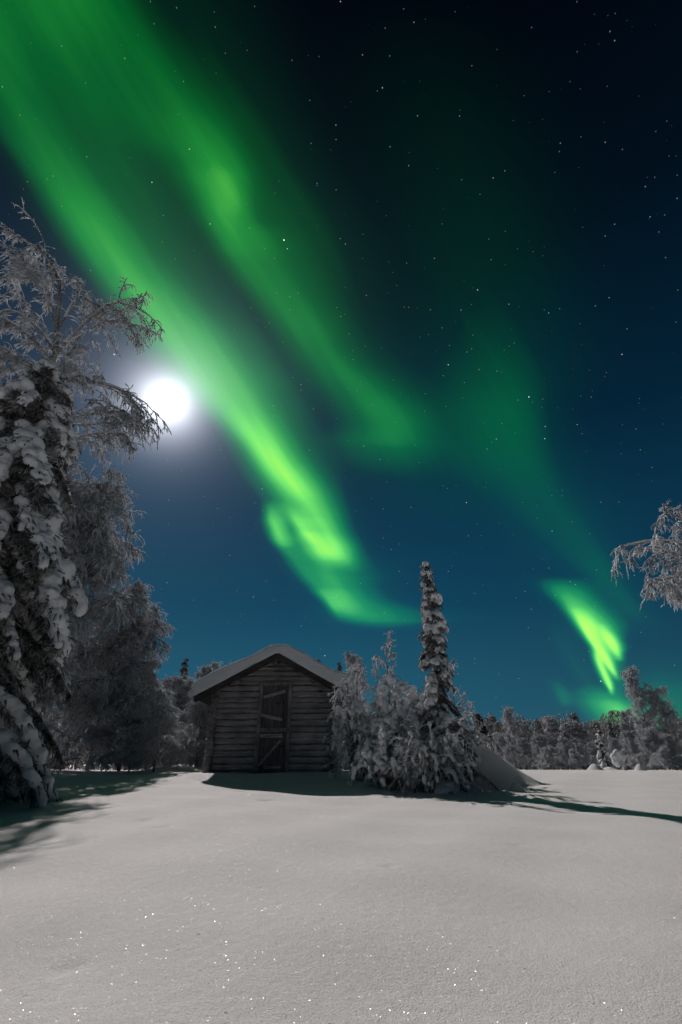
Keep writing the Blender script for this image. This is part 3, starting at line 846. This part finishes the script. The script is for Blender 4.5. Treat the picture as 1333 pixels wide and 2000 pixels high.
# --- broad weeping birch right of the big spruce
r = np.random.default_rng(8)
p = (-12.0, 18.5, G(-12.0, 18.5))
ex3 = [(np.array([(2.3 * k / 8, -.2, 8.2 + 2.9 * (k / 8) - 1.0 * (k / 8) ** 3) for k in range(9)]), None, None, .03), (np.array([(1.6 * k / 8, -.3, 9 + 3.2 * (k / 8)) for k in range(9)]), None, None, .03)]
parts = birch(r, 11.6, 4.3, 56, 10, 17, lean=(.3, -.2), droop=.20, tw_len=.75, tw_r=.022, r0=.2, first=.12, fine=1, up=.9, prof=lambda u: 1.08 - .72 * u ** 1.4, extra=ex3)
tree_parts('birch_tree', 'broad dense rime covered weeping birch right of the huge spruce', 'birch', p, *parts, frost=FROST)
r = np.random.default_rng(9)
p = (-14.2, 18.0, G(-14.2, 18.0))
parts = birch(r, 12.6, 3.6, 34, 9, 20, droop=.2, tw_len=.65, tw_r=.018, r0=.13, first=.12, fine=1)
tree_parts('birch_tree', 'rime covered birch half hidden behind the huge spruce', 'birch', p, *parts)
r = np.random.default_rng(10)
p = (-9.9, 20.6, G(-9.9, 20.6))
parts = birch(r, 7.0, 2.9, 36, 10, 20, lean=(.4, 0), droop=.22, tw_len=.55, tw_r=.017, r0=.09, first=.08, fine=1, up=.8)
tree_parts('birch_tree', 'low drooping rime covered birch at the foot of the broad weeping birch', 'birch', p, *parts)

# --- frosted group left of the cabin
r = np.random.default_rng(31)
V1 = birch(r, 5.0, 1.9, 44, 9, 15, droop=.24, tw_len=.42, tw_r=.016, r0=.08, first=.02, fine=1, up=1.0)
BIR_A = tree_parts('birch_tree', 'rime covered birch with a rounded crown left of the cabin', 'birch', base_at(285, 21), *V1, group='frosted trees left of the cabin', scale=height_for(285, 1345, 21) / 5.3)
r = np.random.default_rng(32)
V2 = birch(r, 6.0, 1.35, 34, 7, 14, lean=(.4, 0), droop=.13, tw_len=.40, tw_r=.015, r0=.08, first=.06, fine=1, up=1.3)
BIR_B = tree_parts('birch_tree', 'tall narrow rime covered birch rising just left of the cabin roof', 'birch', base_at(372, 24), *V2, group='frosted trees left of the cabin', scale=height_for(372, 1297, 24) / 6.2)
r = np.random.default_rng(33)
V3 = birch(r, 3.0, 1.9, 34, 8, 15, lean=(.5, .2), droop=.34, tw_len=.36, tw_r=.014, r0=.05, first=.05, fine=1, up=1.0)
BUSH_A = tree_parts('frosted_bush', 'low round rime covered bush left of the cabin wall', 'bush', base_at(345, 19.5), *V3, group='frosted trees left of the cabin', scale=height_for(345, 1425, 19.5) / 3.0)
r = np.random.default_rng(34)
SP_A = build_spruce('spruce_tree', 'slim dark spruce whose tip stands above the frosted birches left of the cabin', base_at(330, 27),
    spruce(r, 6.0, lambda u: 1.0 * (1 - u) ** .85 + .06, 36, 6, .55, .085, .05, needle_len=.22, dens=.9, r0=.08, seedpad=.6, needle_r=.016, smooth=2), scale=height_for(330, 1280, 27) / 6.1, needle=NEEDLE_RIME)
r = np.random.default_rng(35)
SP_B = build_spruce('spruce_tree', 'snow plastered young spruce standing before the tree line on the right', base_at(1186, 36),
    spruce(r, 3.6, lambda u: .85 * (1 - u) ** .9 + .06, 16, 7, .7, .12, .05, needle_len=.18, dens=.9, r0=.06, seedpad=.9, needle_r=.016, smooth=2), scale=height_for(1183, 1412, 36) / 3.75)

def place(src, X, Ytop, d, h0, rz, label, group=None, wide=1.0):
    s = height_for(X, Ytop, d) / h0
    return copy_tree(src, base_at(X, d), (s * wide, s * wide, s), rz, label, group)
gl = 'frosted trees left of the cabin'
place(BIR_A, 232, 1285, 20, 5.3, 1.0, 'rime covered birch between the weeping birch and the rounded birch', gl)
place(BIR_A, 325, 1318, 25, 5.3, 2.2, 'rime covered birch under the tip of the slim dark spruce', gl, 1.1)
place(BIR_A, 382, 1340, 22.5, 5.3, 3.0, 'rime covered birch touching the left end of the cabin roof', gl)
place(BUSH_A, 300, 1375, 17.6, 3.0, 4.0, 'drooping rime covered bush overhanging the small snow humps', gl)
place(BUSH_A, 250, 1440, 16.5, 3.0, 1.5, 'low rime covered bush at the dark foot of the left trees', gl)
place(BUSH_A, 392, 1440, 23, 3.0, 2.5, 'low rime covered bush hugging the left cabin corner', gl)
for k, (X, Y, d, s_) in enumerate([(415, 1300, 42, BIR_B), (700, 1278, 34, BIR_B)]):
    place(s_, X, Y, d, 6.2, 1.7 * k + .5, ['bare topped birch peeking over the left cabin eave', 'thin rime covered birch rising behind the right end of the cabin roof'][k], 'trees behind the cabin', .8)
for k, (X, Y, d) in enumerate([(432, 1306, 46), (618, 1282, 40), (663, 1288, 43), (650, 1303, 48)]):
    place(SP_A, X, Y, d, 6.1, 1.3 * k, ['small dark spruce tip above the left slope of the cabin roof', 'dark spruce tip poking over the right slope of the roof, nearest the ridge', 'dark spruce tip above the right slope of the roof, farthest from the ridge', 'shortest dark spruce tip between two taller ones above the right roof slope'][k], 'trees behind the cabin', .8)

# --- tree line on the right
gr = 'frosted tree line across the field on the right'
r = np.random.default_rng(38)
V4 = birch(r, 6.0, 1.5, 24, 7, 11, lean=(.1, 0), droop=.15, tw_len=.5, tw_r=.014, r0=.08, first=.2, fine=1, up=1.5)
BIR_D = tree_parts('birch_tree', 'tallest birch at the left end of the far tree line, loose grey crown', 'birch', base_at(1008, 44), *V4, frost=FROST, group=gr, scale=height_for(1008, 1383, 44) / 6.2)
TL = [
 (BIR_A, 985, 1432, 40, 5.3, 1.0, 'rounded frosted birch below left of the tall loose birch in the far tree line'),
 (BIR_A, 1030, 1440, 42, 5.3, 1.1, 'rounded frosted birch right below the tall loose birch of the far tree line'),
 (BIR_A, 1065, 1432, 38, 5.3, 1.0, 'frosted birch with a bright bowed edge in the far tree line'),
 (BIR_B, 1092, 1400, 46, 6.2, 1.5, 'frosted birch with a small knob top in the far tree line'),
 (BIR_A, 1112, 1440, 39, 5.3, .9, 'low frosted birch in front of the knob topped birch'),
 (BIR_B, 1122, 1412, 48, 6.2, 1.6, 'frosted birch right of the knob topped birch in the far tree line'),
 (BIR_B, 1150, 1410, 47, 6.2, 1.5, 'flat topped frosted birch left of the snow plastered young spruce'),
 (BIR_A, 1142, 1450, 38, 5.3, .9, 'low mounded frosted birch left of the snow plastered young spruce'),
 (BIR_A, 1167, 1448, 40, 5.3, .8, 'low frosted birch touching the left side of the young spruce'),
 (BIR_A, 1212, 1440, 43, 5.3, 1.0, 'frosted birch directly right of the young spruce'),
 (BIR_B, 1247, 1388, 50, 6.2, 1.0, 'thin pointed birch just left of the tallest one on the right edge'),
 (BIR_A, 1248, 1425, 38, 5.3, 1.1, 'broad frosted birch below the thin pointed one in the far tree line'),
 (BIR_D, 1290, 1308, 42, 6.2, .85, 'tallest dark topped birch near the right edge of the far tree line'),
 (BIR_A, 1285, 1420, 36, 5.3, 1.2, 'dense frosted birch at the foot of the tallest dark topped birch'),
 (BIR_A, 1322, 1432, 36, 5.3, 1.1, 'dense frosted birch cut by the right edge of the photo'),
 (BIR_D, 1330, 1345, 41, 6.2, 1.1, 'tall birch cut by the right edge of the photo'),
 (SP_A, 1213, 1406, 48, 6.1, 1.2, 'dark spruce behind the frosted birches, left one of a pair'),
 (SP_A, 1229, 1412, 47, 6.1, 1.0, 'dark spruce behind the frosted birches, right one of a pair'),
 (SP_A, 971, 1412, 46, 6.1, 1.0, 'small dark spruce at the far left end of the tree line'),
 (BUSH_A, 1085, 1462, 35, 3.0, 1.2, 'low domed frosted bush in front of the far tree line, left one'),
 (BUSH_A, 1130, 1468, 34, 3.0, 1.0, 'low domed frosted bush in front of the far trees, nearest the young spruce'),
 (BUSH_A, 1300, 1462, 33, 3.0, 1.2, 'low domed frosted bush in front of the far tree line, near the right edge'),
 (BUSH_A, 1012, 1460, 36, 3.0, 1.1, 'low domed frosted bush right behind the snow mound')]
for k, (s_, X, Y, d, h0, wd, lab) in enumerate(TL):
    place(s_, X, Y, d, h0, (k * 2.4) % 6.28, lab, gr, wd)
# outside the photo's frame a few trees that carry the wood on
for k, (X, Y, d) in enumerate([(1400, 1400, 42), (1480, 1390, 45)]):
    place(BIR_A, X, Y, d, 5.3, k, 'frosted birch carrying the tree line on past the right edge', gr, 1.2)

# --- the wood far behind, one mass
r = np.random.default_rng(50)
ff = Tubes()
def far_tree(x, y, h, kind):
    z = G(x, y)
    ff.add(np.array([[x, y, z - .3], [x, y, z + h * .5], [x, y, z + h]]), np.array([.12, .08, .03]))
    for k in range(260):
        u = r.uniform(.02, 1) ** .8
        R_ = (h * .24 * (1 - u) + .1) if kind else h * .3 * math.sqrt(max(.02, 1 - (2 * u - .9) ** 2 / 1.3))
        a = r.uniform(0, 6.283); q = R_ * math.sqrt(r.uniform(.1, 1))
        p = np.array([x + q * math.cos(a), y + q * math.sin(a), z + u * h])
        d_ = np.array([math.cos(a) * .7, math.sin(a) * .7, -.8 if kind else -1.3]) + r.normal(size=3) * .5
        e = p + unit(d_) * r.uniform(.4, .9) * (h / 7)
        ff.add(np.array([p, (p + e) / 2 + np.array([0, 0, .05]), e]), np.array([.05, .06, .015]) * (h / 7))
for k in range(150):
    X = r.uniform(-350, 480); d = r.uniform(38, 60); far_tree(at(X, 1500, d).x, d, r.uniform(3.6, 6.2), k % 3 == 0)
for k in range(110):
    X = r.uniform(480, 1000); d = r.uniform(55, 80); far_tree(at(X, 1500, d).x, d, r.uniform(3.5, 6.0), k % 2)
for k in range(150):
    X = r.uniform(960, 1650); d = r.uniform(52, 66); far_tree(at(X, 1500, d).x, d, r.uniform(3.6, 5.6), k % 3 == 0)
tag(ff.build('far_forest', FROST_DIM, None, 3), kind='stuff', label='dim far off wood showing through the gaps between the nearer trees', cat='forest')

# --- snow bowed sapling and small humps on the field
sb = Blobs(); bb = base_at(1222, 31); stem = Tubes()
ptsb = [np.array(at(*q)) - np.array(bb) for q in ((1222, 1500, 31), (1215, 1488, 31), (1211, 1476, 31), (1205, 1471, 31), (1200, 1478, 31), (1203, 1488, 31))]
ptsb[0][2] = -.1
stem.add(np.array(ptsb), np.linspace(.05, .02, 6))
for a, b_ in zip(ptsb[:-1], ptsb[1:]):
    for w in np.linspace(0, 1, 4): sb.add(a * (1 - w) + b_ * w + nr.normal(size=3) * .02, .13)
for a in ptsb[2:]: sb.add(a, .21); sb.add(a + np.array([.08, 0, -.1]), .2)
sap = empty('bowed_sapling', bb); tag(sap, 'snow covered sapling bowed into a hook beside the young spruce', 'sapling')
stem.build('stem', BARK, sap, 6); link('snow_load', sb.melt('snow_load', SNOW_LOAD, .04, 3), sap)
for X, Y, d, w, h, lab in ((1164, 1501, 30, .55, .34, 'small snow hump left of the young spruce'), (1252, 1503, 29, .42, .36, 'small pointed snow hump right of the bowed sapling'), (1190, 1500, 32, .7, .2, 'low snow hump at the foot of the young spruce')):
    bq = base_at(X, d); mound('snow_hump', bq[0], bq[1], w, w, h, lab, lump=.03)
mound('snow_mound', 3.35, 14.1, 2.0, 1.35, .95, 'tall snow mound right of the bushes, its near side in shade', 3, lump=.09)
mound('snow_mound', 2.2, 13.2, 1.5, .9, .35, 'low snow heap under the tall spruce', 5, lump=.05)
mound('snow_hump', 4.1, 12.55, .22, .2, .2, 'little round snow lump at the edge of the tall mound', 6, lump=.01)

# --- columnar spruce right of the cabin
r = np.random.default_rng(44)
ps = base_at(874, 12.9)
Hc = height_for(838, 1098, 12.9)
def Rc(u):
    if u > .36: return .35 * (1 - ((u - .36) / .64) ** 2.2) + .03
    return .35 + (.36 - u) / .36 * .7
build_spruce('spruce_tree', 'narrow column shaped spruce with round snow clods right of the cabin', ps,
    spruce(r, Hc, Rc, 36, 7, .75, .135, .026, needle_len=.17, dens=1.7, r0=.07, seedpad=.66, needle_r=.011, smooth=2, lump=.012, low=.36, poke=2, vary=.45), needle=NEEDLE_RIME)

# --- snow bent bushes between cabin and spruce
def bowed_bush(r, n, Rr, Hh, voxel, tw_r=.014, clod=.085, ntw=7, yflat=.7, lop=(0, 0)):
    wood, tw, bl = Tubes(), Tubes(), Blobs()
    for k in range(n):
        a = r.uniform(0, 6.283); s = math.sqrt(r.uniform(.05, 1))
        b0 = np.array([math.cos(a) * s * Rr * .35, math.sin(a) * s * Rr * .35 * yflat, -.1])
        out = np.array([math.cos(a) + lop[0], (math.sin(a) + lop[1]) * yflat, 0])
        h = Hh * r.uniform(.45, 1.0) * (1.1 - .45 * s); L = Rr * s * r.uniform(.6, 1.05)
        K = 11; tt = np.linspace(0, 1, K)
        sag = r.uniform(.25, .95)
        pts = b0 + out * (L * tt ** 1.3)[:, None] + np.array([0, 0, 1]) * (h * (1.9 * tt - (0.9 + sag) * tt ** 2.3))[:, None]
        pts += r.normal(size=(K, 3)) * .025
        wood.add(pts, np.linspace(.03, .010, K))
        tw.add(pts[3:] + np.array([0, 0, .016]), np.linspace(.036, .018, K)[3:])
        for q in range(int(K * 1.3)):
            u = r.uniform(.3, 1); p, pd = samp(pts, min(u, .99))
            if r.uniform() < .5:
                c_ = clod * r.uniform(.45, 1.15)
                bl.add(p + np.array([0, 0, c_ * .5]), c_, (1, 1, .9))
                if r.uniform() < .5: bl.add(p + pd * c_ * .9 + np.array([0, 0, c_ * .2]), c_ * .8)
        for q in range(ntw):
            u = r.uniform(.25, 1); p, pd = samp(pts, min(u, .99))
            tp_, _ = grow(r, p, pd * .6 + r.normal(size=3) * .6 + np.array([0, 0, -.05]), r.uniform(.25, .6), 6, .4, .15)
            wood.add(tp_, np.linspace(.009, .004, 6)); tw.add(tp_ + np.array([0, 0, .005]), np.array([1, 1.2, 1.1, 1.2, 1, .5]) * tw_r)
            if r.uniform() < .35:
                w, _ = samp(tp_, r.uniform(.4, .99)); bl.add(w, clod * r.uniform(.3, .7), (1, 1, 1.2))
            if r.uniform() < .2:
                w, _ = samp(tp_, .99)
                for g_ in range(3): bl.add(w + np.array([0, 0, -.06 * g_]), clod * .6 * (1 - .2 * g_))
            for g_ in range(2):
                x, xd = samp(tp_, r.uniform(.2, .98)); y, _ = grow(r, x, xd + r.normal(size=3) * .7 + np.array([0, 0, -.3]), r.uniform(.08, .22), 3, .4, .2)
                tw.add(y, np.array([1, 1, .4]) * tw_r * .8)
    me = bl.melt('snow_load', SNOW_LOAD, voxel, 1, .006, 9)
    return wood, tw, me
def bush(label, X, d, Xl, Xr, Ytop, seed, n, tall=1.5, **kw):
    b_ = base_at(X, d)
    Rr = (at(Xr, 1450, d).x - at(Xl, 1450, d).x) / 2
    Hh = height_for(X, Ytop, d) * tall
    w, tw, me = bowed_bush(np.random.default_rng(seed), n, Rr, Hh, .024, **kw)
    t = empty('snowy_bush', b_); tag(t, label, 'bush', 'snow bent bushes right of the cabin')
    w.build('stems', BARK, t, 5); tw.build('twigs', FROST, t, 3); link('snow_load', me, t)
    return t
bush('snow bent bush leaning over the right cabin corner', 706, 14.4, 648, 765, 1345, 61, 32, tall=1.8)
bush('tall bush with the biggest snow cap in the middle of the clump', 800, 13.4, 725, 878, 1345, 62, 50, tall=1.7, clod=.11)
bush('snow bent bush whose stems arch to the ground left of the spruce', 760, 12.7, 700, 822, 1415, 63, 28, clod=.095)
bush('bush of bare forked stems at the foot of the column shaped spruce', 852, 12.1, 795, 925, 1400, 64, 30, tall=1.7, clod=.06)
bush('bush tangled into the right skirt of the column shaped spruce', 912, 13.9, 862, 966, 1375, 65, 26, clod=.06)
# snow cap crowning the middle bush
cap = Blobs(); cb = at(812, 1352, 12.5)
# --- thin upright saplings behind the bushes
def sapling(label, X, Ytop, d, seed, H=3.0, spread=.55, nl=14, tw_r=.010):
    r = np.random.default_rng(seed)
    parts = birch(r, H, spread, nl, 3, 3, droop=.07, tw_len=.15, tw_r=tw_r, r0=.03, first=.45, fine=1, up=1.6, snowy=True)
    return tree_parts('frosted_sapling', label, 'sapling', base_at(X, d), *parts, group='frosted saplings among the bushes', scale=height_for(X, Ytop, d) / (H + .15))
sapling('tallest frosted sapling standing up between cabin and spruce', 768, 1236, 13.4, 71, 3.4, .65, 16)
sapling('frosted sapling behind the right end of the cabin roof snow', 700, 1290, 14.6, 72, 3.2, .9, 18)
sapling('frosted sapling close left of the tallest one', 745, 1290, 13.8, 73, 3.0, .6, 10)
sapling('frosted sapling reaching up right of the column shaped spruce', 905, 1292, 13.6, 74, 3.0, .7, 12)
sapling('low frosted sapling at the right end of the bushes', 938, 1368, 14.2, 75, 2.6, .7, 12)
r = np.random.default_rng(77)
build_spruce('spruce_tree', 'small dark snow hung spruce at the right end of the bushes behind the mound', base_at(948, 15.5),
    spruce(r, height_for(945, 1392, 15.5), lambda u: .55 * (1 - u) ** .8 + .08, 16, 6, .8, .08, .03, needle_len=.16, dens=1.3, r0=.05, seedpad=.6, needle_r=.012, smooth=2, lump=.006))

# --- birch outside the right edge whose laden branches reach into the picture
r = np.random.default_rng(91)
bx2, by2 = 8.3, 8.6; g2 = G(bx2, by2)
def wq(X, Y, d): return np.array(at(X, Y, d)) - np.array([bx2, by2, g2])
tp2 = np.array([[0, 0, -.2], [0, 0, 1], [-.05, 0, 2], [-.1, 0, 3], [-.1, 0, 4], [-.1, 0, 4.8], [-.05, 0, 5.4], [0, 0, 6], [.1, 0, 6.3], [.2, 0, 6.5], [.3, 0, 6.7], [.4, 0, 6.8]]) * np.array([1, 1, .74])
def tq(X, Y, d, h, rr, up):
    s = np.array([-.08, 0, min(h, 4.6)]); v = wq(X, Y, d) - s; return (s, unit(unit(v) + np.array([0, 0, up])), np.linalg.norm(v) * 1.12, rr)
ex2 = [tq(1245, 1050, 8.4, 4.0, .03, .55), tq(1285, 1035, 8.7, 4.1, .025, .5), tq(1285, 1160, 8.5, 3.4, .035, .62), tq(1300, 1150, 8.8, 3.3, .03, .6), tq(1295, 1120, 8.3, 3.5, .03, .5), tq(1325, 1170, 8.9, 3.2, .03, .5)]
parts = birch(r, 8, 1.2, 9, 10, 15, droop=.22, tw_len=.24, tw_r=.011, r0=.13, first=.35, fine=2, extra=ex2, trunk_pts=tp2, az=lambda r: r.uniform(-1.3, 1.3))
bt = birch
tree_parts('birch_tree', 'birch whose rime laden branches hang in from the right edge', 'birch', (bx2, by2, g2), *parts)
